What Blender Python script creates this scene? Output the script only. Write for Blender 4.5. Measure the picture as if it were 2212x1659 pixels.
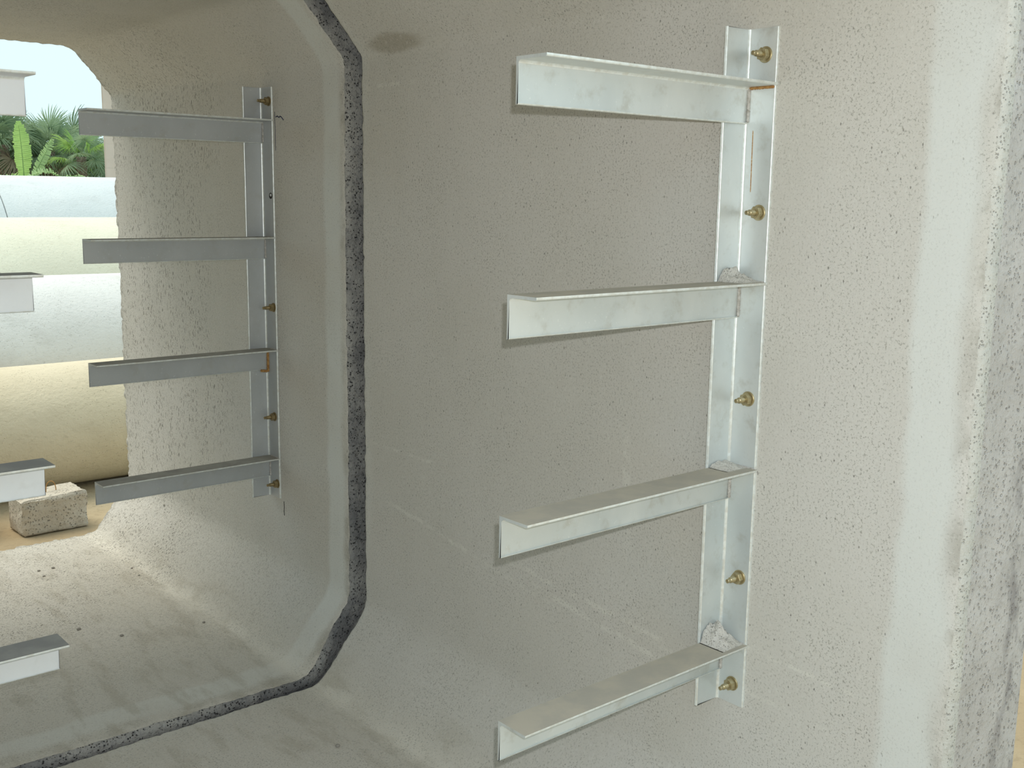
import bpy, bmesh, math, random
from mathutils import Vector, Matrix, noise
random.seed(7)
C = bpy.context.scene.collection
for o in list(bpy.data.objects): bpy.data.objects.remove(o)

# ------------------------------------------------------------------ camera, sky, sun, flash, exposure
sc = bpy.context.scene
sc.view_settings.view_transform = 'Standard'
sc.view_settings.look = 'None'
sc.view_settings.exposure = 0.0
sc.view_settings.gamma = 1.0
sc.view_settings.use_curve_mapping = False

CAM = Vector((-1.5, 0.0, 0.8877))
YAW, PITCH, ROLL, FPX = 0.7093, 0.1702, 0.0150, 2359.55
fw = Vector((math.sin(YAW)*math.cos(PITCH), math.cos(YAW)*math.cos(PITCH), -math.sin(PITCH)))
rt = Vector((math.cos(YAW), -math.sin(YAW), 0)); up = rt.cross(fw)
rt2 = rt*math.cos(ROLL) + up*math.sin(ROLL); up2 = up*math.cos(ROLL) - rt*math.sin(ROLL)
cd = bpy.data.cameras.new('camera'); cam = bpy.data.objects.new('camera', cd); C.objects.link(cam)
M = Matrix((rt2, up2, -fw)).transposed().to_4x4(); M.translation = CAM
cam.matrix_world = M
cd.sensor_width = 36.0; cd.lens = FPX/2212*36.0; cd.clip_start = 0.02; cd.clip_end = 300
sc.camera = cam

w = bpy.data.worlds.new('sky'); sc.world = w; w.use_nodes = True
nt = w.node_tree; nt.nodes.clear()
wo = nt.nodes.new('ShaderNodeOutputWorld'); bg = nt.nodes.new('ShaderNodeBackground')
tc = nt.nodes.new('ShaderNodeTexCoord'); sx = nt.nodes.new('ShaderNodeSeparateXYZ')
cr = nt.nodes.new('ShaderNodeValToRGB')
cr.color_ramp.elements[0].position = 0.0; cr.color_ramp.elements[0].color = (0.62, 0.80, 0.83, 1)
cr.color_ramp.elements[1].position = 0.6; cr.color_ramp.elements[1].color = (0.62, 0.77, 0.86, 1)
nt.links.new(tc.outputs['Generated'], sx.inputs[0]); nt.links.new(sx.outputs['Z'], cr.inputs[0])
nt.links.new(cr.outputs[0], bg.inputs[0]); bg.inputs[1].default_value = 1.33
nt.links.new(bg.outputs[0], wo.inputs[0])

sd = bpy.data.lights.new('sun', 'SUN'); sd.energy = 2.6; sd.angle = math.radians(40); sd.color = (1.0, 0.91, 0.76)
sun = bpy.data.objects.new('sun', sd); C.objects.link(sun)
sun.rotation_euler = Vector((-0.25, 0.38, 1.0)).to_track_quat('Z', 'Y').to_euler()

fd = bpy.data.lights.new('camera_flash', 'POINT'); fd.energy = 53.0; fd.shadow_soft_size = 0.006; fd.color = (0.97, 1.0, 1.03)
fl = bpy.data.objects.new('camera_flash', fd); C.objects.link(fl)
fl.location = CAM + rt2*0.020 + up2*0.036

# ------------------------------------------------------------------ node helpers
class N:
    def __init__(s, name, rough=0.9, metal=0.0):
        s.m = bpy.data.materials.new(name); s.m.use_nodes = True
        s.t = s.m.node_tree; s.b = s.t.nodes['Principled BSDF']
        s.b.inputs['Roughness'].default_value = rough; s.b.inputs['Metallic'].default_value = metal
        s.tc = s.t.nodes.new('ShaderNodeTexCoord'); s.co = s.tc.outputs['Object']
    def link(s, a, b): s.t.links.new(a, b)
    def inp(s, sock, v):
        if v is None: return
        if isinstance(v, bpy.types.NodeSocket): s.link(v, sock)
        elif isinstance(v, (tuple, list)) and len(v) == 3 and sock.type == 'RGBA': sock.default_value = (*v, 1)
        else: sock.default_value = v
    def math(s, op, a, b=None, c=None, clamp=False):
        n = s.t.nodes.new('ShaderNodeMath'); n.operation = op; n.use_clamp = clamp
        s.inp(n.inputs[0], a)
        if b is not None: s.inp(n.inputs[1], b)
        if c is not None: s.inp(n.inputs[2], c)
        return n.outputs[0]
    def scale(s, v, co=None):
        n = s.t.nodes.new('ShaderNodeMapping'); s.link(co or s.co, n.inputs[0]); n.inputs['Scale'].default_value = v
        return n.outputs[0]
    def noise(s, sc_, detail=3, rough=.5, co=None, dist=0):
        n = s.t.nodes.new('ShaderNodeTexNoise'); s.link(co or s.co, n.inputs['Vector'])
        n.inputs['Scale'].default_value = sc_; n.inputs['Detail'].default_value = detail
        n.inputs['Roughness'].default_value = rough; n.inputs['Distortion'].default_value = dist
        return n.outputs[0]
    def voro(s, sc_, co=None, feature='F1'):
        n = s.t.nodes.new('ShaderNodeTexVoronoi'); s.link(co or s.co, n.inputs['Vector'])
        n.feature = feature; n.inputs['Scale'].default_value = sc_
        return n.outputs['Distance'], n.outputs['Color']
    def ramp(s, v, a, b, x=0., y=1.):
        n = s.t.nodes.new('ShaderNodeMapRange'); n.interpolation_type = 'SMOOTHSTEP'
        s.inp(n.inputs[0], v); n.inputs[1].default_value = a; n.inputs[2].default_value = b
        n.inputs[3].default_value = x; n.inputs[4].default_value = y
        return n.outputs[0]
    def mix(s, f, a, b, mode='MIX'):
        n = s.t.nodes.new('ShaderNodeMix'); n.data_type = 'RGBA'; n.blend_type = mode
        s.inp(n.inputs[0], f); s.inp(n.inputs[6], a); s.inp(n.inputs[7], b)
        return n.outputs[2]
    def xyz(s, co=None):
        n = s.t.nodes.new('ShaderNodeSeparateXYZ'); s.link(co or s.co, n.inputs[0]); return n.outputs
    def vlen(s, co, centre, sc_):
        n = s.t.nodes.new('ShaderNodeVectorMath'); n.operation = 'SUBTRACT'; s.link(co, n.inputs[0]); n.inputs[1].default_value = centre
        m = s.t.nodes.new('ShaderNodeVectorMath'); m.operation = 'MULTIPLY'; s.link(n.outputs[0], m.inputs[0]); m.inputs[1].default_value = sc_
        l = s.t.nodes.new('ShaderNodeVectorMath'); l.operation = 'LENGTH'; s.link(m.outputs[0], l.inputs[0])
        return l.outputs['Value']
    def bump(s, h, strength, dist):
        n = s.t.nodes.new('ShaderNodeBump'); s.link(h, n.inputs['Height'])
        n.inputs['Strength'].default_value = strength; n.inputs['Distance'].default_value = dist
        s.link(n.outputs[0], s.b.inputs['Normal'])
    def col(s, v): s.inp(s.b.inputs['Base Color'], v)

def cast_concrete(name, scratches=(), stain=None, bands=(), pits_from=99):
    """cement face: grain, air holes, rubbed collar bands, water scratches, a stain"""
    n = N(name, 0.93)
    X, Y, Z = n.xyz()[:3]
    warm, pale, grey = (.60, .575, .515), (.64, .615, .565), (.545, .525, .475)
    big = n.noise(1.7, 4, .55)
    c = n.mix(n.ramp(big, .35, .68), warm, pale)
    streak = n.noise(3.2, 4, .6, n.scale((1, 1, .35)))
    c = n.mix(n.math('MULTIPLY', n.ramp(streak, .50, .85), .35), c, grey)
    mott = n.noise(14, 4, .65)
    c = n.mix(n.math('MULTIPLY', n.ramp(mott, .52, .80), .15), c, grey)
    # collar bands, smooth and paler
    wob = n.math('MULTIPLY', n.math('SUBTRACT', n.noise(5, 3), .5), .06)
    Yw = n.math('ADD', Y, wob)
    smooth = None
    for (y0, y1, amt) in bands:
        m = n.math('MULTIPLY', n.ramp(Yw, y0, y0+.035), n.ramp(Yw, y1-.012, y1+.012, 1., 0.))
        m = n.math('MULTIPLY', n.math('MULTIPLY', m, amt), n.ramp(n.noise(4, 3), .3, .55, .55, 1.))
        smooth = m if smooth is None else n.math('MAXIMUM', smooth, m)
    if smooth is None: smooth = n.math('MULTIPLY', 0.0, 0.0)
    c = n.mix(smooth, c, (.70, .71, .67))
    # grimy patches on the very ends
    for (y0, y1, amt) in bands[:1]:
        e = n.math('MULTIPLY', n.ramp(Y, y0-.004, y0+.034, 1., 0.), n.ramp(n.noise(11, 4, .6), .45, .62))
        c = n.mix(n.math('MULTIPLY', e, .5), c, (.27, .25, .20))
    # trowelled crease where haunch meets floor
    cre = n.math('MULTIPLY', n.math('EXPONENT', n.math('MULTIPLY', n.math('POWER', n.math('DIVIDE', n.math('ADD', X, .160), .030), 2.0), -1.0)), n.ramp(Z, -.33, -.28, 1., 0.))
    cre = n.math('MULTIPLY', cre, n.ramp(n.noise(6, 3), .35, .6, .45, 1.))
    c = n.mix(cre, c, (.80, .77, .69))
    # floor a little browner
    fl_ = n.ramp(Z, -.36, -.25, 1., 0.)
    c = n.mix(n.math('MULTIPLY', fl_, .35), c, (.56, .51, .41))
    fb = n.math('MULTIPLY', n.math('MULTIPLY', fl_, n.ramp(n.noise(9, 4, .6, n.scale((2.2, .6, 1))), .48, .66)), .42)
    c = n.mix(fb, c, (.40, .36, .28))
    # stain
    if stain:
        cen, scl = stain
        d = n.vlen(n.co, cen, scl)
        d = n.math('ADD', d, n.math('MULTIPLY', n.math('SUBTRACT', n.noise(22, 4), .5), .5))
        c = n.mix(n.ramp(d, .6, 1.15, .6, 0.), c, (.33, .285, .21))
    # water scratches: distance to segments in the wall plane
    wz = n.math('MULTIPLY', n.math('SUBTRACT', n.noise(16, 4), .5), .016)
    onwall = n.ramp(X, -.06, -.03)
    for (ya, za, yb, zb, wd, st) in scratches:
        L = math.hypot(yb-ya, zb-za); uy, uz = (yb-ya)/L, (zb-za)/L
        dy = n.math('SUBTRACT', Y, ya); dz = n.math('SUBTRACT', n.math('ADD', Z, wz), za)
        t = n.math('ADD', n.math('MULTIPLY', dy, uy), n.math('MULTIPLY', dz, uz))
        q = n.math('ABSOLUTE', n.math('SUBTRACT', n.math('MULTIPLY', dz, uy), n.math('MULTIPLY', dy, uz)))
        m = n.math('MULTIPLY', n.ramp(q, wd*.2, wd, 1., 0.), n.math('MULTIPLY', n.ramp(t, -.02, .05), n.ramp(t, L-.08, L, 1., 0.)))
        m = n.math('MULTIPLY', n.math('MULTIPLY', m, onwall), n.math('MULTIPLY', n.ramp(n.noise(30, 3), .38, .6), min(1.0, st*1.25)))
        c = n.mix(m, c, (.70, .68, .61))
    # grain
    g = n.noise(250, 3, .75)
    gm = n.ramp(n.noise(7, 3), .35, .65, .55, 1.)
    c = n.mix(n.math('MULTIPLY', n.math('MULTIPLY', n.ramp(g, .545, .63), gm), n.math('SUBTRACT', .72, n.math('MULTIPLY', smooth, .5))), c, (.27, .26, .22))
    g2 = n.noise(130, 2, .6)
    c = n.mix(n.math('MULTIPLY', n.ramp(g2, .55, .70), .30), c, (.72, .71, .65))
    # small air holes
    d1, _ = n.voro(75, n.scale((1, 1, .6)))
    h1 = n.math('MULTIPLY', n.ramp(d1, .045, .12, 1., 0.), n.ramp(n.noise(11, 2), .40, .52))
    c = n.mix(n.math('MULTIPLY', n.math('MULTIPLY', h1, .62), n.math('SUBTRACT', 1., n.math('MULTIPLY', smooth, .7))), c, (.16, .15, .13))
    h2 = None
    if pits_from < 50:
        # dense upright pits on the old end of the far unit
        pm = n.ramp(n.math('ADD', Y, n.math('MULTIPLY', n.math('SUBTRACT', big, .5), .8)), pits_from, pits_from+.25)
        el = n.scale((1, 1, .40))
        pv = n.ramp(n.noise(15, 3, .6, n.scale((1, 1, .35))), .36, .56, .25, 1.)
        d2, _ = n.voro(110, el); d3, _ = n.voro(200, n.scale((1.1, 1.1, .6)))
        nn = n.noise(70, 2, .5, el)
        k2 = n.math('MULTIPLY', n.ramp(d2, .22, .34, 1., 0.), n.ramp(nn, .43, .50))
        k3 = n.math('MULTIPLY', n.ramp(d3, .24, .38, 1., 0.), n.ramp(nn, .54, .46))
        h2 = n.math('MULTIPLY', n.math('MULTIPLY', n.math('MAXIMUM', k2, n.math('MULTIPLY', k3, .8)), pm), pv)
        c = n.mix(n.math('MULTIPLY', n.math('MULTIPLY', h2, n.ramp(Z, 1.15, 1.3, 1., .6)), .80), c, (.17, .155, .125))
        # chipped dark rim at the open end
        rim = n.math('MULTIPLY', n.ramp(Y, 3.915, 3.95), n.ramp(n.noise(55, 3, .6), .42, .54))
        c = n.mix(n.math('MULTIPLY', rim, .6), c, (.20, .185, .155))
        # rough sanded relief on the floor and haunch
        sand = n.math('MULTIPLY', n.ramp(Z, -.20, -.05, 1., .2), n.ramp(n.math('ADD', Y, n.math('MULTIPLY', n.math('SUBTRACT', mott, .5), .3)), pits_from-.45, pits_from-.2))
        sg = n.noise(115, 3, .65)
        c = n.mix(n.math('MULTIPLY', n.math('MULTIPLY', n.ramp(sg, .54, .64), sand), .36), c, (.30, .28, .235))
    n.col(c)
    h = n.math('ADD', n.math('MULTIPLY', n.noise(200, 3, .7), .5), n.math('MULTIPLY', n.noise(60, 3, .6), .6))
    h = n.math('SUBTRACT', h, n.math('MULTIPLY', h1, 1.2))
    if h2 is not None:
        h = n.math('SUBTRACT', h, n.math('ADD', n.math('MULTIPLY', h2, 1.2), n.math('MULTIPLY', n.math('MULTIPLY', sg, sand), 2.4)))
    h = n.math('MULTIPLY', h, n.math('SUBTRACT', 1.0, n.math('MULTIPLY', smooth, .6)))
    n.bump(h, .55, .0022)
    return n.m

def rough_concrete(name, c1, c2, dark, sc_=1., pit=.5, bump=.006, grime=0.):
    n = N(name, 0.95)
    a = n.noise(6*sc_, 4, .6)
    c = n.mix(n.ramp(a, .35, .65), c1, c2)
    g = n.noise(120*sc_, 3, .7)
    c = n.mix(n.math('MULTIPLY', n.ramp(g, .5, .68), .6), c, dark)
    d, vc = n.voro(150*sc_)
    hm = n.math('MULTIPLY', n.ramp(d, .22, .36, 1., 0.), n.ramp(n.noise(60*sc_, 4, .7), .47, .56))
    c = n.mix(n.math('MULTIPLY', hm, pit), c, tuple(x*.35 for x in dark))
    if grime:      # soot-dark growth along the outer rim of the end face
        gx = n.math('MULTIPLY', n.ramp(n.xyz()[0], .10, .20), n.ramp(n.noise(16, 4, .65, n.scale((1, 1, .45))), .42, .62))
        c = n.mix(n.math('MULTIPLY', gx, grime), c, (.17, .15, .15))
    n.col(c)
    h = n.math('SUBTRACT', n.math('ADD', n.math('MULTIPLY', n.noise(40*sc_, 4, .7), 1.), n.math('MULTIPLY', g, .4)), n.math('MULTIPLY', hm, .8))
    n.bump(h, .9, bump)
    return n.m

def galvanised(name, c1, c2, rough=.42, metal=.45, dirt=.25):
    n = N(name, rough, metal)
    a = n.noise(7, 4, .55, n.scale((1, 1, .6)))
    c = n.mix(n.ramp(a, .25, .75), c1, c2)
    b = n.noise(21, 4, .7)
    c = n.mix(n.math('MULTIPLY', n.ramp(b, .50, .74), dirt), c, (.40, .37, .29))
    s_ = n.noise(210, 2, .6)
    c = n.mix(n.math('MULTIPLY', n.ramp(s_, .66, .76), .5), c, (.85, .87, .85))
    n.col(c)
    n.inp(n.b.inputs['Roughness'], n.ramp(a, .3, .7, rough-.01, rough+.03))
    n.bump(n.math('ADD', n.noise(85, 3, .6), n.math('MULTIPLY', n.noise(14, 2), .3)), .12, .0004)
    return n.m

def simple(name, c1, c2, sc_=30, rough=.8, metal=0., bump=.3, bd=.002, spec=None):
    n = N(name, rough, metal)
    a = n.noise(sc_, 4, .6)
    n.col(n.mix(n.ramp(a, .35, .65), c1, c2)); n.bump(a, bump, bd)
    return n.m

M_near = cast_concrete('cast_concrete_near', bands=((.735, .838, .95), (2.285, 2.40, .28)),
    stain=((0.0, 2.165, 1.232), (3, 8.6, 44)),
    scratches=((1.15, .115, .84, .098, .006, .7), (2.23, .128, 1.85, .075, .008, .6), (1.80, .10, 1.24, .055, .009, .6),
               (1.70, .066, 1.22, .010, .010, .6), (2.31, .265, 1.98, .262, .006, .5), (2.32, 1.142, 2.06, 1.142, .007, .6),
               (1.95, .085, 1.55, .03, .007, .4), (1.35, .05, .90, .02, .007, .4), (1.41, .45, 1.395, .18, .016, .45)))
M_far = cast_concrete('cast_concrete_far', bands=((2.41, 2.508, .85),), pits_from=2.98)
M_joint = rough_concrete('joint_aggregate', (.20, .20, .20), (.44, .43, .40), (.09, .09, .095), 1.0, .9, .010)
M_end = rough_concrete('weathered_end_face', (.50, .47, .435), (.59, .56, .525), (.36, .335, .31), .9, .12, .004, .7)
M_edge = rough_concrete('chipped_end_edge', (.36, .34, .30), (.46, .44, .38), (.20, .19, .16), 1.2, .6, .006)
M_ridge = rough_concrete('cast_lip', (.62, .60, .54), (.56, .55, .50), (.42, .40, .35), 1.4, .2, .003)
M_galv = galvanised('galvanised_near', (.60, .645, .64), (.75, .78, .76), .38, .4, .38)
M_galv2 = galvanised('galvanised_far', (.48, .50, .50), (.56, .575, .575), .46, .35, .25)
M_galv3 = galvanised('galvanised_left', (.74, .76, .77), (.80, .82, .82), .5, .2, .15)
M_dust = simple('settled_dust', (.50, .455, .365), (.43, .40, .335), 16, .95, 0, .2, .001)
M_dust2 = simple('grey_dust', (.30, .28, .24), (.38, .36, .31), 16, .9, 0, .2, .001)
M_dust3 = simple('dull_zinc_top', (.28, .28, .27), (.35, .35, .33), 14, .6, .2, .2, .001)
M_edgez = simple('zinc_edge_highlight', (.86, .90, .88), (.74, .75, .70), 90, .32, .4, .2, .0006)  # painted highlight: toe edges and inner fillet coloured paler than the legs
M_brass = simple('yellow_passivated_steel', (.36, .29, .15), (.50, .44, .27), 120, .40, .6, .2, .0006)
M_brass2 = simple('dulled_passivated_steel', (.28, .21, .10), (.38, .30, .16), 120, .45, .6, .2, .0006)
M_weld = simple('weld_scale', (.42, .39, .35), (.60, .58, .54), 150, .7, .2, .8, .002)
M_rust = simple('rust', (.36, .17, .05), (.50, .30, .11), 120, .85, .1, .7, .002)
M_mort = rough_concrete('mortar_crumbs', (.58, .55, .49), (.64, .61, .55), (.46, .43, .38), 2.2, .08, .003)
M_ink = simple('blue_marker_ink', (.03, .035, .07), (.05, .06, .13), 60, .7)
M_hole = simple('dark_hole', (.02, .02, .02), (.04, .035, .03), 60, .9)

# ------------------------------------------------------------------ object helpers
def link(name, me, mats, parent=None, loc=None):
    o = bpy.data.objects.new(name, me)
    for m in (mats if isinstance(mats, (list, tuple)) else [mats]):
        if m and m.name not in [x.name for x in me.materials if x]: me.materials.append(m)
    C.objects.link(o)
    if parent: o.parent = parent
    if loc is not None: o.location = loc
    return o
def mesh(name, verts, faces, mats, parent=None, loc=None, mi=None, smooth=False, angle=None):
    me = bpy.data.meshes.new(name); me.from_pydata([tuple(v) for v in verts], [], faces)
    if not isinstance(mats, (list, tuple)): mats = [mats]
    for m in mats: me.materials.append(m)
    if mi: me.polygons.foreach_set('material_index', mi)
    if smooth: me.polygons.foreach_set('use_smooth', [True]*len(me.polygons))
    me.update()
    if angle is not None:
        me.polygons.foreach_set('use_smooth', [True]*len(me.polygons))
        me.set_sharp_from_angle(angle=angle)
    o = bpy.data.objects.new(name, me); C.objects.link(o)
    if parent: o.parent = parent
    if loc is not None: o.location = loc
    return o
def tag(o, label=None, cat=None, group=None, kind=None):
    if label: o['label'] = label
    if cat: o['category'] = cat
    if group: o['group'] = group
    if kind: o['kind'] = kind
    return o
def thing(name, label, cat, loc=(0, 0, 0), rotz=0, group=None):
    o = bpy.data.objects.new(name, None); C.objects.link(o); o.location = loc; o.rotation_euler = (0, 0, rotz)
    o.empty_display_size = .05
    return tag(o, label, cat, group)

# ------------------------------------------------------------------ ground
GZ = -.525
n = N('yard_dirt', .95)
c = n.mix(n.ramp(n.noise(1.3, 4), .35, .65), (.36, .275, .16), (.50, .41, .265))
c = n.mix(n.math('MULTIPLY', n.ramp(n.noise(35, 4, .7), .5, .7), .5), c, (.25, .19, .11))
n.col(c); n.bump(n.noise(40, 5, .7), .6, .01)
gv, gf = [], []
NX, NY = 60, 70
xs = [-30 + 70*i/NX for i in range(NX+1)]; ys = [-12 + 72*(j/NY)**1.3 for j in range(NY+1)]
for y in ys:
    for x in xs:
        near = (-2.2 < x < 1.2 and .2 < y < 4.6)
        dz = 0 if near else .03*noise.noise(Vector((x*.4, y*.4, 3)))
        gv.append((x, y, GZ - .004 - abs(dz)))
for j in range(NY):
    for i in range(NX):
        a = j*(NX+1)+i; gf.append((a, a+1, a+NX+2, a+NX+1))
tag(mesh('ground', gv, gf, n.m, smooth=True), kind='structure')

# ------------------------------------------------------------------ precast tunnel units
WL = -1.448
def inner_profile(step=.0085):
    cor = [((0, -.188), .035), ((0, 1.217), .018), ((-.135, 1.372), .035), ((WL+.135, 1.372), .035), ((WL, 1.217), .018),
           ((WL, -.188), .035), ((WL+.144, -.361), .035), ((-.144, -.361), .035)]
    pts = []
    K = len(cor)
    for i in range(K):
        p, r = Vector(cor[i][0]), cor[i][1]
        a, b = Vector(cor[i-1][0]), Vector(cor[(i+1) % K][0])
        u, v = (a-p).normalized(), (b-p).normalized()
        t0, t1 = p+u*r, p+v*r
        for k in range(7):
            t = k/6; pts.append((1-t)**2*t0 + 2*t*(1-t)*p + t*t*t1)
    out = []
    for i in range(len(pts)):
        a, b = pts[i], pts[(i+1) % len(pts)]
        L = (b-a).length; m = max(1, int(L/step))
        for k in range(m): out.append(a+(b-a)*k/m)
    return out
PROF = inner_profile()
NP = len(PROF)
NRM = []
for i in range(NP):
    t = (PROF[(i+1) % NP]-PROF[i-1]).normalized()
    nn = Vector((-t.y, t.x))
    if nn.dot(PROF[i]-Vector((WL/2, .5))) < 0: nn = -nn
    NRM.append(nn)
BOX = (WL-.20, .23, GZ, 1.58)
def to_box(p):
    c0 = Vector((WL/2, .5)); d = p-c0; s = 1e9
    if d.x > 1e-6: s = min(s, (BOX[1]-c0.x)/d.x)
    if d.x < -1e-6: s = min(s, (BOX[0]-c0.x)/d.x)
    if d.y > 1e-6: s = min(s, (BOX[3]-c0.y)/d.y)
    if d.y < -1e-6: s = min(s, (BOX[2]-c0.y)/d.y)
    return c0+d*s
def unit(name, ys, ye, inner_mat, tongue, start_rough, end_rough, end_mats):
    """end_mats: start face, start edge, end face"""
    rings = []      # (depth or 'box', Y, jag amplitude, material of the band that follows)
    I, SF, SE, EF = 0, 1, 2, 3
    rings += [('box', ys, 0, SF), (.100, ys, 0, SF), (.092, ys+.002, .001, SF), (.060, ys+.001, .001, SF), (.024, ys, start_rough*.4, SE), (.012, ys, start_rough*.7, SE), (.004, ys+.002, start_rough, SE), (0, ys+.007, start_rough, I)]
    m = int((ye-ys)/.0125)
    for k in range(2, m-1): rings.append((0, ys+(ye-ys)*k/m, 0, I))
    rings += [(0, ye-.010, end_rough*.6, I), (.0015, ye-.004, end_rough, EF), (.008, ye, end_rough, EF), (.02, ye, end_rough*.6, EF), (.034, ye, end_rough*.3, EF)]
    if tongue:
        rings += [(.042, ye, 0, EF), (.045, ye+.02, 0, EF), (.046, ye+.04, 0, EF), (.046, ye+.058, 0, EF), (.09, ye+.058, 0, EF), (.09, ye, 0, EF)]
    rings += [('box', ye, 0, SF)]
    V, F, MI = [], [], []
    for (d, Y, jag, mt) in rings:
        for i in range(NP):
            p, nn = PROF[i], NRM[i]
            if d == 'box': q = to_box(p); y = Y
            else:
                q = p+nn*d; y = Y
                if jag:
                    s = noise.noise(Vector((p.x*45, p.y*45, ys*9))) + .9*noise.noise(Vector((p.x*110, p.y*110, ys*3+4))) + .6*noise.noise(Vector((p.x*230, p.y*230, ys*5+4)))
                    y += jag*s*1.0 + (jag*.8 if noise.noise(Vector((p.x*22, p.y*22, 9+ys))) > .28 else 0)*(1 if Y < (ys+ye)/2 else -1)
                    q = q + nn*(jag*.25*noise.noise(Vector((p.x*60, p.y*60, d*50+2))))
                if d == 0: q = q + nn*(.0016*noise.noise(Vector((p.x*3, p.y*3, Y*3))) + .0006*noise.noise(Vector((p.x*14, p.y*14, Y*14))))
            if ys > 2 and Y < ys+.12 and d != 'box' and d < .03:      # joint is tighter along the floor
                k = min(1, max(0, (-.25-p.y)/.11)); y -= .026*k*(1-(Y-ys)/.12)
            V.append((q.x, y, q.y))
    R = len(rings)
    for r in range(R):
        mt = rings[r][3]
        r2 = (r+1) % R
        for i in range(NP):
            j = (i+1) % NP
            F.append((r*NP+i, r2*NP+i, r2*NP+j, r*NP+j)); MI.append(mt)
    o = mesh(name, V, F, [inner_mat, end_mats[0], end_mats[1], end_mats[2]], mi=MI)
    bm = bmesh.new(); bm.from_mesh(o.data); bmesh.ops.recalc_face_normals(bm, faces=bm.faces); bm.to_mesh(o.data); bm.free()
    o.data.polygons.foreach_set('use_smooth', [True]*len(o.data.polygons)); o.data.set_sharp_from_angle(angle=math.radians(48))
    return o
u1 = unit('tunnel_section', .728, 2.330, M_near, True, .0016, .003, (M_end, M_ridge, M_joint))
tag(u1, 'nearer precast concrete tunnel section carrying the large bracket, its pale collar and lip at right', 'tunnel section')
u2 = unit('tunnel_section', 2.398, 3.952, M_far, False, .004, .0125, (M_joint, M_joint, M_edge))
tag(u2, 'farther precast concrete tunnel section with pitted wall and ragged open end at left', 'tunnel section')

u3 = u2.copy(); C.objects.link(u3); u3.location = (0, -4.75, 0)  # added out of view to hold back skylight on the near entrance wall
tag(u3, 'third precast concrete tunnel section added unseen behind the viewpoint to shade the near entrance', 'tunnel section')

# ------------------------------------------------------------------ angle iron
T = .0045
def angle_profile(wu, wv, t=T):
    pts = [(0, 0)]
    r = .0022; R = .006
    pts += [(wu, 0)]
    for k in range(4):
        a = k/3*math.pi/2; pts.append((wu-r+r*math.cos(a), t-r+r*math.sin(a)))
    for k in range(6):
        a = k/5*math.pi/2; pts.append((t+R-R*math.sin(a), t+R-R*math.cos(a)))
    for k in range(4):
        a = k/3*math.pi/2; pts.append((t-r+r*math.sin(a), wv-r+r*math.cos(a)))
    pts += [(0, wv)]
    return pts
def angle_mesh(name, org, U, Vv, A, wu, wv, L, mats, parent, segs=1, edge_mi=None, top_mi=None, wob=0):
    """L-profile with legs along U and Vv, run out along A for length L"""
    P = angle_profile(wu, wv); U, Vv, A, org = Vector(U), Vector(Vv), Vector(A), Vector(org)
    verts = []; n_ = len(P)
    for s in range(segs+1):
        for k, (u, v) in enumerate(P):
            p = org + U*u + Vv*v + A*(L*s/segs)
            if wob and 0 < s < segs: p = p + A.cross(U)*0
            verts.append(p)
    F, MI = [], []
    for s in range(segs):
        for k in range(n_):
            j = (k+1) % n_; F.append((s*n_+k, s*n_+j, (s+1)*n_+j, (s+1)*n_+k))
            m = 0
            if top_mi is not None and k == 0: m = top_mi
            if edge_mi is not None and (k in (1, 2, 3, 4) or 7 <= k <= 9 or k in (12, 13, 14, 15)): m = edge_mi
            MI.append(m)
    # end caps, split so they stay well formed
    for s in (0, segs):
        o_ = s*n_; half = [0]+list(range(1, 10)), [0]+list(range(9, n_))
        for h in half: F.append(tuple(o_+i for i in h)); MI.append(0)
    o = mesh(name, verts, F, mats, parent=parent, mi=MI)
    bm = bmesh.new(); bm.from_mesh(o.data); bmesh.ops.recalc_face_normals(bm, faces=bm.faces); bm.to_mesh(o.data); bm.free()
    o.data.polygons.foreach_set('use_smooth', [True]*len(o.data.polygons)); o.data.set_sharp_from_angle(angle=math.radians(38))
    return o
def lathe_x(prof, seg=16, sx=1, hexfrom=None):
    V, F = [], []
    for (x, r) in prof:
        for k in range(seg):
            a = 2*math.pi*k/seg; V.append((x*sx, r*math.cos(a), r*math.sin(a)))
    for i in range(len(prof)-1):
        for k in range(seg):
            j = (k+1) % seg; F.append((i*seg+k, i*seg+j, (i+1)*seg+j, (i+1)*seg+k))
    F.append(tuple(range(seg))); F.append(tuple((len(prof)-1)*seg+k for k in range(seg)))
    return V, F
def fixn(o, ang=35):
    bm = bmesh.new(); bm.from_mesh(o.data); bmesh.ops.recalc_face_normals(bm, faces=bm.faces); bm.to_mesh(o.data); bm.free()
    o.data.polygons.foreach_set('use_smooth', [True]*len(o.data.polygons)); o.data.set_sharp_from_angle(angle=math.radians(ang))
    return o
def make_bolt(parent, y, z, sx, mat, out=.034):
    x0 = -T
    st = [(.012, .0052), (-.016, .0052)]
    for k in range(6): st += [(-.016-k*.0015, .0052), (-.01675-k*.0015, .0047)]
    st += [(-out+.008, .0050), (-out+.0068, .0037), (-out+.0006, .0037), (-out, .0030)]
    V, F = lathe_x(st, 14, sx)
    b = fixn(mesh('bolt', V, F, mat, parent, (x0*sx, y, z)))
    V, F = lathe_x([(0, .0130), (-.0016, .0130), (-.0022, .0122), (-.0022, .006)], 24, sx)
    fixn(mesh('washer', V, F, mat, b))
    V, F = lathe_x([(-.0022, .0100), (-.0030, .0108), (-.0112, .0108), (-.0122, .0098), (-.0122, .0058)], 6, sx)
    nu = fixn(mesh('nut', V, F, mat, b), 25); nu.rotation_euler = (random.uniform(0, 1), 0, 0)
    return b
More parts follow.
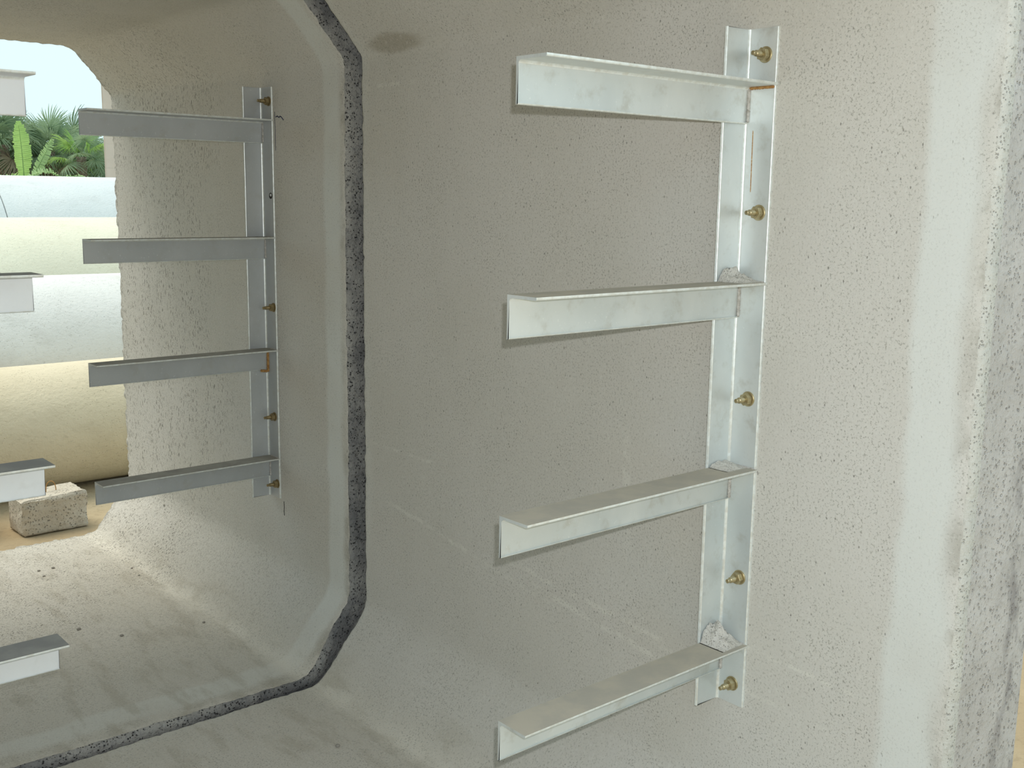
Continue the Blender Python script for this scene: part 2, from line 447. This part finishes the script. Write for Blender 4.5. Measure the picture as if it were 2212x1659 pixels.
def bead(parent, a, b, r, mat, name='weld_bead', seed=0):
    a, b = Vector(a), Vector(b); L = (b-a).length; n_ = max(6, int(L/.0022)); d = (b-a).normalized()
    u = d.orthogonal().normalized(); v = d.cross(u)
    V, F = [], []
    for i in range(n_+1):
        s = i/n_; rr = r*(.75+.35*abs(math.sin(i*1.4+seed))+.35*noise.noise(Vector((i*.7, seed, 1))))*(.4 if i in (0, n_) else 1)
        for k in range(8):
            t = 2*math.pi*k/8; V.append(a+(b-a)*s+(u*math.cos(t)+v*math.sin(t))*rr)
    for i in range(n_):
        for k in range(8):
            j = (k+1) % 8; F.append((i*8+k, i*8+j, (i+1)*8+j, (i+1)*8+k))
    F.append(tuple(range(8))); F.append(tuple(n_*8+k for k in range(8)))
    return fixn(mesh(name, V, F, mat, parent), 60)
def mound(parent, sx, y1, z, H, wx, wy, seed, mats, name='mortar_lump'):
    nx, ny = 22, 16; V, F = [], []
    for j in range(ny+1):
        for i in range(nx+1):
            x = -T - wx*i/nx; y = y1 - wy*j/ny
            u, v = i/nx, j/ny
            h = H*max(0, (1-v**1.3))*max(0, 1-abs(u-.45)**2.6*7)
            h *= .85+.5*noise.noise(Vector((u*4+seed, v*4, 2)))+.25*noise.noise(Vector((u*13+seed, v*13, 5)))
            V.append((x*sx, y, z+max(0, h)))
    for j in range(ny):
        for i in range(nx):
            a = j*(nx+1)+i; F.append((a, a+1, a+nx+2, a+nx+1))
    b0 = len(V)
    rim = [i for i in range(nx+1)]+[(j)*(nx+1)+nx for j in range(1, ny+1)]+[ny*(nx+1)+i for i in range(nx-1, -1, -1)]+[j*(nx+1) for j in range(ny-1, 0, -1)]
    for i in rim: V.append((V[i][0], V[i][1], z))
    for k in range(len(rim)):
        a, b = rim[k], rim[(k+1) % len(rim)]; F.append((a, b, b0+(k+1) % len(rim), b0+k))
    F.append(tuple(range(b0, b0+len(rim))))
    return fixn(mesh(name, V, F, mats, parent), 50)

W_, HW = .0612, .0635
def bracket(label, x, y1, z0, H, arms, bolts, sx, mats, bmat, group=None):
    """arms: (top z, length); local origin at the wall, at the foot of the upright"""
    body, dust, edge = mats
    t = thing('cable_bracket', label, 'bracket', (x, y1, z0))
    if group: t['group'] = group
    # upright: one leg flat on the wall, one leg standing out
    angle_mesh('upright', (0, T, 0), (0, -1, 0), (-sx, 0, 0), (0, 0, 1), W_, W_, H, [body, edge], t, segs=4, edge_mi=1)
    for i, (z, L) in enumerate(arms):
        a = angle_mesh('arm', (-T*sx, -.0002, z), (0, -1, 0), (0, 0, -1), (-sx, 0, 0), W_, HW, L-T, [body, dust, edge], t, segs=6, edge_mi=2, top_mi=1)
        bead(a, ((-T-.001)*sx, -T-.001, z-HW+.002), ((-T-.001)*sx, -T-.001, z-T-.002), .0030, M_weld, seed=i)
        bead(a, ((-T-.001)*sx, -T-.004, z+.0005), ((-T-.001)*sx, -W_+.006, z+.0005), .0016, M_weld, seed=i+9)
    for (z, y) in bolts: make_bolt(t, y, z, sx, bmat)
    return t

b1 = bracket('large near galvanised steel bracket of four arms, pale and bright, on the right wall', 0, 1.160, 0.0, 1.161,
    [(1.074, .5055), (.753, .5157), (.4349, .5247), (.1184, .5219)],
    [(1.119, -.034), (.867, -.037), (.554, -.035), (.237, -.036), (.038, -.032)], 1, (M_galv, M_dust, M_edgez), M_brass)
mound(b1, 1, -.0005, .753, .024, .058, .050, 3, M_mort)
mound(b1, 1, -.0005, .4349, .010, .055, .040, 8, M_mort)
mound(b1, 1, -.0005, .1184, .038, .058, .052, 5, M_mort)
bead(b1, (-T-.001, -.006, 1.074-T-.002), (-T-.001, -.055, 1.074-T-.002), .0024, M_rust, 'rusty_weld', 4)['label'] = 'orange rusted weld'
bead(b1, (-T, -.0165, 1.00), (-T, -.0175, .90), .0008, M_rust, 'rust_streak', 2)['label'] = 'thin rust run'

b2 = bracket('smaller dull grey bracket of four arms farther along the right wall', 0, 2.829, .010, 1.163,
    [(1.076, .509), (.755, .515), (.437, .516), (.1205, .515)],
    [(1.125, -.041), (.557, -.044), (.240, -.036), (.042, -.044)], 1, (M_galv2, M_dust2, M_edgez), M_brass2)
bead(b2, (-T-.001, -T-.002, .437-HW-.006), (-T-.001, -T-.002, .437-T), .0046, M_rust, 'rusty_weld', 1)['label'] = 'orange rusted weld'
bead(b2, (-.03, -T-.001, .437-HW-.001), (-.006, -T-.001, .437-HW-.004), .0040, M_rust, 'rusty_weld', 3)['label'] = 'orange rusted weld'
V, F = lathe_x([(0, .0085), (-.0008, .0085)], 16); tag(mesh('bolt_hole', V, F, M_hole, b2, (-T, -.042, .869)), 'empty dark bolt hole')
V, F = lathe_x([(0, .004), (-.0016, .004), (-.003, .0022)], 8); mesh('anchor_stub', V, F, M_galv3, b2, (-T, -.044, .871))

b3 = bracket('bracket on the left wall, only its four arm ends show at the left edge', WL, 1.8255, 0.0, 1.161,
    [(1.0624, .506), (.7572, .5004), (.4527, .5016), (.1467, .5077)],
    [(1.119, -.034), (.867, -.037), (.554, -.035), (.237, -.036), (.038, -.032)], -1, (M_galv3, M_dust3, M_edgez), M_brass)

# marker ink and a hairline crack on the far unit, right of its bracket
def ribbon(name, pts, r, mat, parent, label=None):
    V, F = [], []
    for i, p in enumerate(pts):
        p = Vector(p); q = Vector(pts[min(i+1, len(pts)-1)])-Vector(pts[max(i-1, 0)])
        s = Vector((0, -q.z, q.y)).normalized()*r
        V += [p+s, p-s, p-s+Vector((-.0006, 0, 0)), p+s+Vector((-.0006, 0, 0))]
    for i in range(len(pts)-1):
        a = i*4
        for k in range(4): F.append((a+k, a+(k+1) % 4, a+4+(k+1) % 4, a+4+k))
    F += [(0, 1, 2, 3), tuple(len(V)-4+k for k in range(4))]
    o = mesh(name, V, F, mat, parent)
    if label: o['label'] = label
    return o
ribbon('marker_scribble', [(.0002, 2.757, 1.092), (.0002, 2.748, 1.094), (.0002, 2.740, 1.090), (.0002, 2.733, 1.093), (.0002, 2.727, 1.091), (.0002, 2.720, 1.086), (.0002, 2.714, 1.082)], .0016, M_ink, u2, 'short blue marker scribble')
ribbon('marker_line', [(.0002, 2.762, 1.106-.02*k) for k in range(12)], .0013, M_ink, u2, 'dark vertical marking-out line')
ribbon('wall_crack', [(.0002, 2.757, .004), (.0004, 2.756, -.012), (.0002, 2.7575, -.026), (.0002, 2.756, -.038)], .0012, M_hole, u2, 'short dark crack')

# ------------------------------------------------------------------ pebbles on the tunnel floor
M_peb = rough_concrete('pebble', (.30, .28, .245), (.40, .375, .33), (.22, .20, .18), 2.0, .2, .002)
def stone(name, loc, s, seed, mat, parent=None, flat=.6):
    bm = bmesh.new(); bmesh.ops.create_icosphere(bm, subdivisions=3, radius=1)
    for v in bm.verts:
        d = 1+.28*noise.noise(v.co*1.1+Vector((seed*3.1, 0, 0)))+.10*noise.noise(v.co*3+Vector((0, seed, 0)))
        v.co = Vector((v.co.x*s[0], v.co.y*s[1], v.co.z*s[2]))*d
    zmin = min(v.co.z for v in bm.verts)
    for v in bm.verts: v.co.z -= zmin
    me = bpy.data.meshes.new(name); bm.to_mesh(me); bm.free(); me.materials.append(mat)
    me.polygons.foreach_set('use_smooth', [True]*len(me.polygons))
    o = bpy.data.objects.new(name, me); C.objects.link(o); o.location = loc
    if parent: o.parent = parent
    return o
FZ = -.3622
peb = [((-.007+.0, 3.594), .0065, 'round pebble alone on the far section floor near the foot of the haunch'),
       ((-.278, 2.018), .0045, 'dark pebble alone on the near section floor at the bottom of the view'),
       ((-.429, 3.643), .0042, 'left one of the three little stones lying together near the open far end'), ((-.383, 3.642), .0045, 'largest of the three little stones lying together near the open far end'), ((-.432, 3.582), .0034, 'smallest of the three little stones lying together near the open far end'), ((-.179, 3.482), .0035, 'small stone on the pale floor crease, the nearer of a pair'),
       ((-.500, 3.064), .0050, 'flat dark pebble beside a reddish one mid floor of the far section'),
       ((-.421, 2.945), .0042, 'reddish brown crumb in the middle of the far section floor'),
       ((-.188, 3.40), .0030, 'tiny stone just in front of the pair on the pale floor crease'), ((-.197, 2.894), .0035, 'tiny stone on the far section floor, closest to the haunch bend')]
for i, ((x, y), s, lab) in enumerate(peb):
    z = FZ
    if x > -.144: z = -.361+(x+.144)*(.173/.144)-.006   # on the sloping haunch
    p = stone('pebble', (x, y, z), (s*1.25, s, s*.7), i+1, M_peb)
    if lab: tag(p, lab, 'pebble', 'pebbles on the tunnel floor')
    else: tag(p, 'small grey pebble scattered on the floor close to the open far end', 'pebble', 'pebbles close to the open end')

# ------------------------------------------------------------------ concrete blocks outside the far end
M_blk = rough_concrete('block_concrete', (.52, .46, .365), (.60, .54, .44), (.36, .31, .24), .7, .45, .007)
def block(name, loc, rot, L, D, H, seed, label):
    """rough cast block, origin at the base's front left corner"""
    t = thing(name, label, 'block', loc, rot)
    bm = bmesh.new(); bmesh.ops.create_cube(bm, size=1)
    bmesh.ops.subdivide_edges(bm, edges=bm.edges[:], cuts=22, use_grid_fill=True)
    for v in bm.verts:
        c = v.co.copy()
        k = sum(1 for a in c if abs(a) > .499)
        p = Vector(((c.x+.5)*L, (c.y+.5)*D, (c.z+.5)*H))
        if k >= 2:
            inn = Vector((-math.copysign(1, c.x) if abs(c.x) > .499 else 0, -math.copysign(1, c.y) if abs(c.y) > .499 else 0, -math.copysign(1, c.z) if abs(c.z) > .499 and c.z > 0 else 0))
            p += inn*(.004+.006*abs(noise.noise(p*30+Vector((seed, 0, 0)))))
        o_ = noise.noise_vector(p*14+Vector((seed, 2, 1)))*.006 + noise.noise_vector(p*45+Vector((seed, 2, 1)))*.0025
        if c.z < -.499: o_.z = 0
        v.co = p+o_
        if c.z > .499: v.co.z += .010*(c.x)+.004
    me = bpy.data.meshes.new('block_body'); bm.to_mesh(me); bm.free(); me.materials.append(M_blk)
    me.polygons.foreach_set('use_smooth', [True]*len(me.polygons)); me.set_sharp_from_angle(angle=math.radians(50))
    b = bpy.data.objects.new('block_body', me); C.objects.link(b); b.parent = t
    return t
blk = block('concrete_block', (-.205, 4.585, GZ-.003), math.radians(1.5), .272, .17, .150, 4, 'rough pale concrete block with a rusty wire loop outside the far opening')
cu = []
for k in range(15):
    a = math.pi*k/14; cu.append((.150-.021*math.cos(a), .085, .148+(.050 if 0 < k < 14 else .0)*math.sin(a)**.7))
V, F = [], []
for i, p in enumerate(cu):
    p = Vector(p); q = (Vector(cu[min(i+1, 14)])-Vector(cu[max(i-1, 0)])).normalized(); u = Vector((0, 1, 0)); v = q.cross(u)
    for k in range(8):
        t = 2*math.pi*k/8; V.append(p+(u*math.cos(t)+v*math.sin(t))*.0021)
for i in range(14):
    for k in range(8):
        j = (k+1) % 8; F.append((i*8+k, i*8+j, (i+1)*8+j, (i+1)*8+k))
tag(fixn(mesh('wire_loop', V, F, M_rust, blk), 60), 'rusty bent wire loop')
block('concrete_block', (-.66, 4.68, GZ-.003), math.radians(-4), .33, .24, .165, 11, 'concrete block in shade at the left edge, mostly out of view')

# ------------------------------------------------------------------ concrete pipes lying in the yard
def pipe(x0, x1, yc, R, mat, label, seed):
    t = thing('concrete_pipe', label, 'pipe', (x0, yc, GZ), group='concrete pipes lying in the yard')
    wall = max(.055, R*.12); seg = 96
    prof = [(0, R-wall), (0, R-.004), (.004, R)]
    L = x1-x0; k = 24
    prof += [(.004+(L-.008)*i/k, R) for i in range(1, k)] + [(L-.004, R), (L, R-.004), (L, R-wall)]
    V, F = [], []
    for (x, r) in prof:
        for s in range(seg):
            a = 2*math.pi*s/seg
            rr = r+(.003*noise.noise(Vector((x*2, math.cos(a)*2, math.sin(a)*2+seed))) if 0 < x < L else 0)
            V.append((x, rr*math.cos(a), R+rr*math.sin(a)))
    P = len(prof)
    for i in range(P):
        for s in range(seg):
            j = (s+1) % seg; F.append((i*seg+s, i*seg+j, ((i+1) % P)*seg+j, ((i+1) % P)*seg+s))
    fixn(mesh('barrel', V, F, mat, t), 30)
    return t
def pipe_mat(name, c1, c2, dk):
    n = N(name, .92)
    c = n.mix(n.ramp(n.noise(1.2, 4), .35, .65), c1, c2)
    c = n.mix(n.math('MULTIPLY', n.ramp(n.noise(5, 4, .6, n.scale((.6, 1, 1))), .52, .75), .35), c, dk)
    g = n.noise(55, 3, .7, n.scale((.6, 1, 1.4)))
    c = n.mix(n.math('MULTIPLY', n.ramp(g, .54, .70), .35), c, dk)
    d, _ = n.voro(75); h = n.math('MULTIPLY', n.ramp(d, .06, .15, 1., 0.), n.ramp(n.noise(6, 2), .42, .55))
    c = n.mix(n.math('MULTIPLY', h, .5), c, tuple(x*.5 for x in dk))
    n.col(c); n.bump(n.math('SUBTRACT', n.noise(60, 4, .7), h), .7, .006)
    return n.m
MPa = pipe_mat('yellowed_pipe', (.62, .53, .36), (.68, .59, .42), (.46, .38, .25))
MPb = pipe_mat('white_pipe', (.72, .71, .66), (.64, .63, .58), (.45, .43, .38))
MPc = pipe_mat('cream_pipe', (.74, .71, .55), (.68, .65, .50), (.55, .50, .36))
MPd = pipe_mat('bluish_white_pipe', (.62, .66, .65), (.70, .72, .69), (.48, .50, .48))
pipe(-1.3, 1.7, 5.35, .295, MPa, 'lowest and nearest concrete pipe, yellowish, behind the concrete block', 1)
pipe(-1.0, 2.2, 6.17, .475, MPb, 'whitish pitted concrete pipe just behind the yellowish one', 2)
pipe(-.6, 2.8, 7.56, .615, MPc, 'cream concrete pipe third from the tunnel, behind the whitish pitted one', 3)
pipe(-2.2, 1.03, 9.47, .760, MPd, 'pale concrete pipe in the highest back row, short piece at the far left', 4)
pipe(1.036, 4.3, 9.47, .760, MPd, 'pale bluish concrete pipe along the top back row under the palms', 5)

# ------------------------------------------------------------------ pillar
n = N('pinkish_render', .9)
c = n.mix(n.ramp(n.noise(3, 4), .35, .65), (.60, .51, .42), (.66, .57, .48))
c = n.mix(n.math('MULTIPLY', n.ramp(n.noise(12, 4, .6, n.scale((.4, .4, 3))), .55, .75), .4), c, (.48, .42, .33))
n.col(c); n.bump(n.noise(40, 3), .3, .004); M_pil = n.m
def boxv(x0, x1, y0, y1, z0, z1):
    v = [(x, y, z) for z in (z0, z1) for y in (y0, y1) for x in (x0, x1)]
    return v, [(0, 1, 3, 2), (4, 6, 7, 5), (0, 4, 5, 1), (2, 3, 7, 6), (0, 2, 6, 4), (1, 5, 7, 3)]
pil = thing('concrete_pillar', 'tall pinkish beige pillar standing beyond the tunnel end, right of the palms', 'pillar', (2.96, 12.0, GZ), math.radians(-21))
def slab(nm, x0, x1, y0, y1, z0, z1, mat, par, bev=.012):
    bm = bmesh.new(); V, F = boxv(x0, x1, y0, y1, z0, z1); vs = [bm.verts.new(v) for v in V]
    for f in F: bm.faces.new([vs[i] for i in f])
    bmesh.ops.recalc_face_normals(bm, faces=bm.faces); bmesh.ops.bevel(bm, geom=bm.edges[:], offset=bev, segments=2, affect='EDGES')
    me = bpy.data.meshes.new(nm); bm.to_mesh(me); bm.free(); me.materials.append(mat)
    o = bpy.data.objects.new(nm, me); C.objects.link(o); o.parent = par; return o
slab('pillar_shaft', 0, .42, 0, .42, .10, 3.9, M_pil, pil)
slab('pillar_base', -.08, .50, -.08, .50, -.03, .12, M_pil, pil)
slab('pillar_cap', -.05, .47, -.05, .47, 3.88, 4.0, M_pil, pil)

# ------------------------------------------------------------------ palms and banana plants
def leafmat(name, c1, c2, tr=.35):
    n = N(name, .55)
    n.col(n.mix(n.ramp(n.noise(2.5, 3), .35, .65), c1, c2))
    n.b.inputs['Subsurface Weight'].default_value = 0
    t = n.t.nodes.new('ShaderNodeBsdfTranslucent'); t.inputs[0].default_value = (*[x*1.3 for x in c2], 1)
    mx = n.t.nodes.new('ShaderNodeMixShader'); mx.inputs[0].default_value = tr
    out = [x for x in n.t.nodes if x.type == 'OUTPUT_MATERIAL'][0]
    n.link(n.b.outputs[0], mx.inputs[1]); n.link(t.outputs[0], mx.inputs[2]); n.link(mx.outputs[0], out.inputs[0])
    return n.m
L_dark = leafmat('fan_leaf_dark_hazy', (.13, .21, .12), (.20, .29, .16))  # distance haze mixed into the fan leaf greens, lightened and greyed
L_mid = leafmat('fan_leaf_mid_hazy', (.20, .30, .18), (.32, .42, .26))
L_yel = leafmat('fan_leaf_young', (.26, .44, .12), (.38, .56, .18))
L_ban = leafmat('banana_leaf', (.27, .46, .12), (.38, .58, .18), .4)
L_ban2 = leafmat('banana_leaf_old', (.24, .38, .15), (.34, .50, .22), .4)
L_dead = leafmat('dead_frond', (.24, .20, .13), (.36, .31, .21), .2)
M_trunk = simple('palm_trunk', (.13, .10, .075), (.24, .20, .15), 18, .95, 0, .9, .03)
def fan_leaf_mesh(seed, droop=.35, n_=34, R=.60, pet=.5):
    """petiole along +X, then a pleated fan of narrow pointed segments"""
    rnd = random.Random(seed); V, F = [], []
    w0 = .012
    V += [(0, -w0, 0), (0, w0, 0), (pet, -w0*.6, .02), (pet, w0*.6, .02), (0, 0, -w0), (pet, 0, .02-w0)]
    F += [(0, 1, 3, 2), (1, 4, 5, 3), (4, 0, 2, 5)]
    for k in range(n_):
        a = math.radians(-128+256*k/(n_-1)+rnd.uniform(-3, 3)); r = R*(1-.28*abs(a)/2.2)*rnd.uniform(.86, 1.1)
        d = Vector((math.cos(a), math.sin(a), 0)); s = Vector((-d.y, d.x, 0)); hw = .015
        b = len(V); dr = droop*rnd.uniform(.6, 1.3)
        for t, wq in ((.03, .25), (.5, 1.), (.8, .65), (1., .05)):
            p = Vector((pet, 0, .02))+d*(r*t)+Vector((0, 0, -dr*r*t**2.6+.05*r*t))
            V += [p-s*hw*wq+Vector((0, 0, .006)), p+Vector((0, 0, -.008*wq)), p+s*hw*wq+Vector((0, 0, .006))]
        for i in range(3):
            q = b+i*3; F += [(q, q+1, q+4, q+3), (q+1, q+2, q+5, q+4)]
    me = bpy.data.meshes.new('leaf'); me.from_pydata([tuple(v) for v in V], [], F); return me
def set_mat(me, m):
    c = me.copy(); c.materials.clear(); c.materials.append(m); return c
fans = [fan_leaf_mesh(s, d) for s, d in ((1, .30), (2, .55), (3, .85))]
fans_m = {m.name: [set_mat(f, m) for f in fans] for m in (L_dark, L_mid, L_yel, L_dead)}
def palm(x, y, top, mat, nleaf, label, seed, size=1.0):
    rnd = random.Random(seed)
    t = thing('fan_palm', label, 'palm', (x, y, GZ-.03), group='fan palms beyond the pipes')
    H = top-GZ-.75*size
    V, F = [], []; seg = 12; rn = 14
    for i in range(rn+1):
        z = H*i/rn
        for s in range(seg):
            a = 2*math.pi*s/seg; r = .15*size*(1.15-.25*i/rn)*(1+.18*((i+s) % 2))
            V.append((r*math.cos(a), r*math.sin(a), z))
    for i in range(rn):
        for s in range(seg):
            j = (s+1) % seg; F.append((i*seg+s, i*seg+j, (i+1)*seg+j, (i+1)*seg+s))
    F.append(tuple(rn*seg+s for s in range(seg)))
    mesh('trunk', V, F, M_trunk, t)
    for k in range(nleaf):
        u = (k+.5)/nleaf
        el = math.radians(82-125*u**.9+rnd.uniform(-8, 8)); az = k*2.39996+rnd.uniform(-.2, .2)
        kind = 0 if u < .35 else (1 if u < .75 else 2)
        m = L_dead if u > .90 else (L_mid if (mat is not L_mid and rnd.random() < .35) else mat)
        o = bpy.data.objects.new('leaf', fans_m[m.name][kind]); C.objects.link(o); o.parent = t
        o.location = (.05*math.cos(az), .05*math.sin(az), H-.02+rnd.uniform(-.12, .08))
        o.rotation_euler = (rnd.uniform(-.5, .5), -el, az); s = size*rnd.uniform(.85, 1.12); o.scale = (s, s, s)
    return t
palm(6.55, 28.2, 2.70, L_dark, 24, 'dark fan palm at the left edge of the view', 1)
palm(7.25, 29.5, 2.55, L_mid, 22, 'fan palm standing just behind the tall banana leaf', 2)
palm(7.75, 28.6, 2.62, L_mid, 26, 'grey-green fan palm in the middle of the row with drooping leaves', 3)
palm(8.05, 27.2, 2.30, L_yel, 15, 'bright young yellow-green fan palm in front of the others', 4, .8)
palm(8.75, 30.0, 2.66, L_dark, 24, 'dark fan palm behind the bright young palm', 5)
palm(8.62, 27.6, 1.95, L_mid, 20, 'low fan palm with arching leaves beside the pillar', 6, .95)
palm(9.4, 31.0, 2.45, L_dark, 22, 'rearmost dark fan palm close to the pillar', 7)
palm(8.3, 31.5, 2.35, L_dark, 20, 'short dark fan palm at the back between taller ones', 9)
palm(5.6, 29.5, 2.75, L_mid, 20, 'fan palm hidden behind the upper left arm end', 10)

def banana_leaf(parent, base, direction, length, width, seed, mat, curl=.25, side=None):
    """midrib curve with a torn, slightly folded blade"""
    rnd = random.Random(seed); d = Vector(direction).normalized(); base = Vector(base)
    s0 = Vector(side).normalized() if side else d.cross(Vector((0, -1, 0))).normalized()
    nrm = s0.cross(d); V, F = [], []; n_ = 30
    def mid(t): return base+d*(length*t)+Vector((0, 0, -curl*length*t*t))+nrm*(.04*math.sin(3*t))
    for i in range(n_):
        t0, t1 = i/n_, (i+.90)/n_
        for sg in (-1, 1):
            def hw(t): return width*.5*max(.02, math.sin(math.pi*min(1, t*.93+.07))**.55)*(1 if t < .97 else .5)
            h = hw(t0)*rnd.uniform(.86, 1.04); lift = rnd.uniform(-.03, .05); b = len(V)
            sw = d*(.16*h)
            V += [mid(t0), mid(t1 if rnd.random() < .45 else (i+1)/n_), mid(t1)+s0*sg*h+sw+nrm*(.25*h+lift), mid(t0)+s0*sg*h+sw+nrm*(.25*h+lift)]
            F.append((b, b+1, b+2, b+3))
    o = mesh('leaf', V, F, mat, parent)
    V, F = [], []
    for i in range(n_+1):
        p = mid(i/n_*.98-.06); r = .013*(1-.75*i/n_)
        V += [p-s0*r, p+nrm*-r, p+s0*r, p+nrm*r]
    for i in range(n_):
        for k in range(4): F.append((i*4+k, i*4+(k+1) % 4, i*4+4+(k+1) % 4, i*4+4+k))
    mesh('midrib', V, F, L_ban2, o)
    return o
def banana(x, y, h, leaves, label, seed):
    t = thing('banana_plant', label, 'banana plant', (x, y, GZ-.03))
    V, F = [], []; seg = 12
    for i in range(9):
        for s in range(seg):
            a = 2*math.pi*s/seg; r = .11*(1-.45*i/8); V.append((r*math.cos(a), r*math.sin(a), h*i/8))
    for i in range(8):
        for s in range(seg):
            j = (s+1) % seg; F.append((i*seg+s, i*seg+j, (i+1)*seg+j, (i+1)*seg+s))
    F.append(tuple(8*seg+s for s in range(seg)))
    mesh('stem', V, F, L_ban2, t, mi=None)
    for k, (b, d, L, w_, m, cu_, sd_) in enumerate(leaves): banana_leaf(t, b, d, L, w_, seed*10+k, m, cu_, sd_)
    return t
# local frame: +X right, +Y away, Z up
banana(5.86, 24.0, 1.55, [((-.12, 0, 1.65), (-.05, 0, 1), 1.16, .36, L_ban, 0, None), ((.02, 0, 1.62), (.58, .25, 1.0), 1.10, .22, L_ban2, .06, None),
                     ((-.02, 0, 1.55), (-1, .2, .45), .95, .24, L_ban2, .55, (0, 1, .3)), ((.05, .05, 1.5), (-.6, .9, .8), .8, .22, L_ban, .4, None)],
       'banana plant with one tall upright torn bright leaf', 1)
banana(6.02, 22.6, 1.50, [((.0, 0, 1.66), (1, .1, .52), .82, .20, L_ban2, .52, (.1, 1, .4)), ((0, 0, 1.68), (-1, .2, .45), .75, .20, L_ban2, .50, (.1, 1, .4)),
                     ((0, .05, 1.38), (.2, 1, .7), .6, .2, L_ban, .5, None)],
       'low banana plant with spreading arched leaves just above the pipes', 2)
# undergrowth: nobody could count its leaves
rnd = random.Random(5); V, F = [], []
for k in range(9000):
    x = rnd.uniform(3.5, 13); y = rnd.uniform(29, 35); z = GZ+rnd.random()**.8*(2.15+.30*noise.noise(Vector((x*1.2, y*.5, 0))))
    d = Vector((rnd.uniform(-1, 1), rnd.uniform(-1, 1), rnd.uniform(-.3, 1))).normalized(); s = d.orthogonal().normalized()*.035; L = rnd.uniform(.12, .34)
    b = len(V); p = Vector((x, y, z)); V += [p, p+d*L*.5+s, p+d*L, p+d*L*.5-s]; F.append((b, b+1, b+2, b+3))
L_und = leafmat('undergrowth_leaf', (.12, .13, .10), (.19, .22, .15), .2)
tag(mesh('undergrowth', V, F, L_und), 'dark tangled undergrowth between and behind the palms', 'undergrowth', kind='stuff')
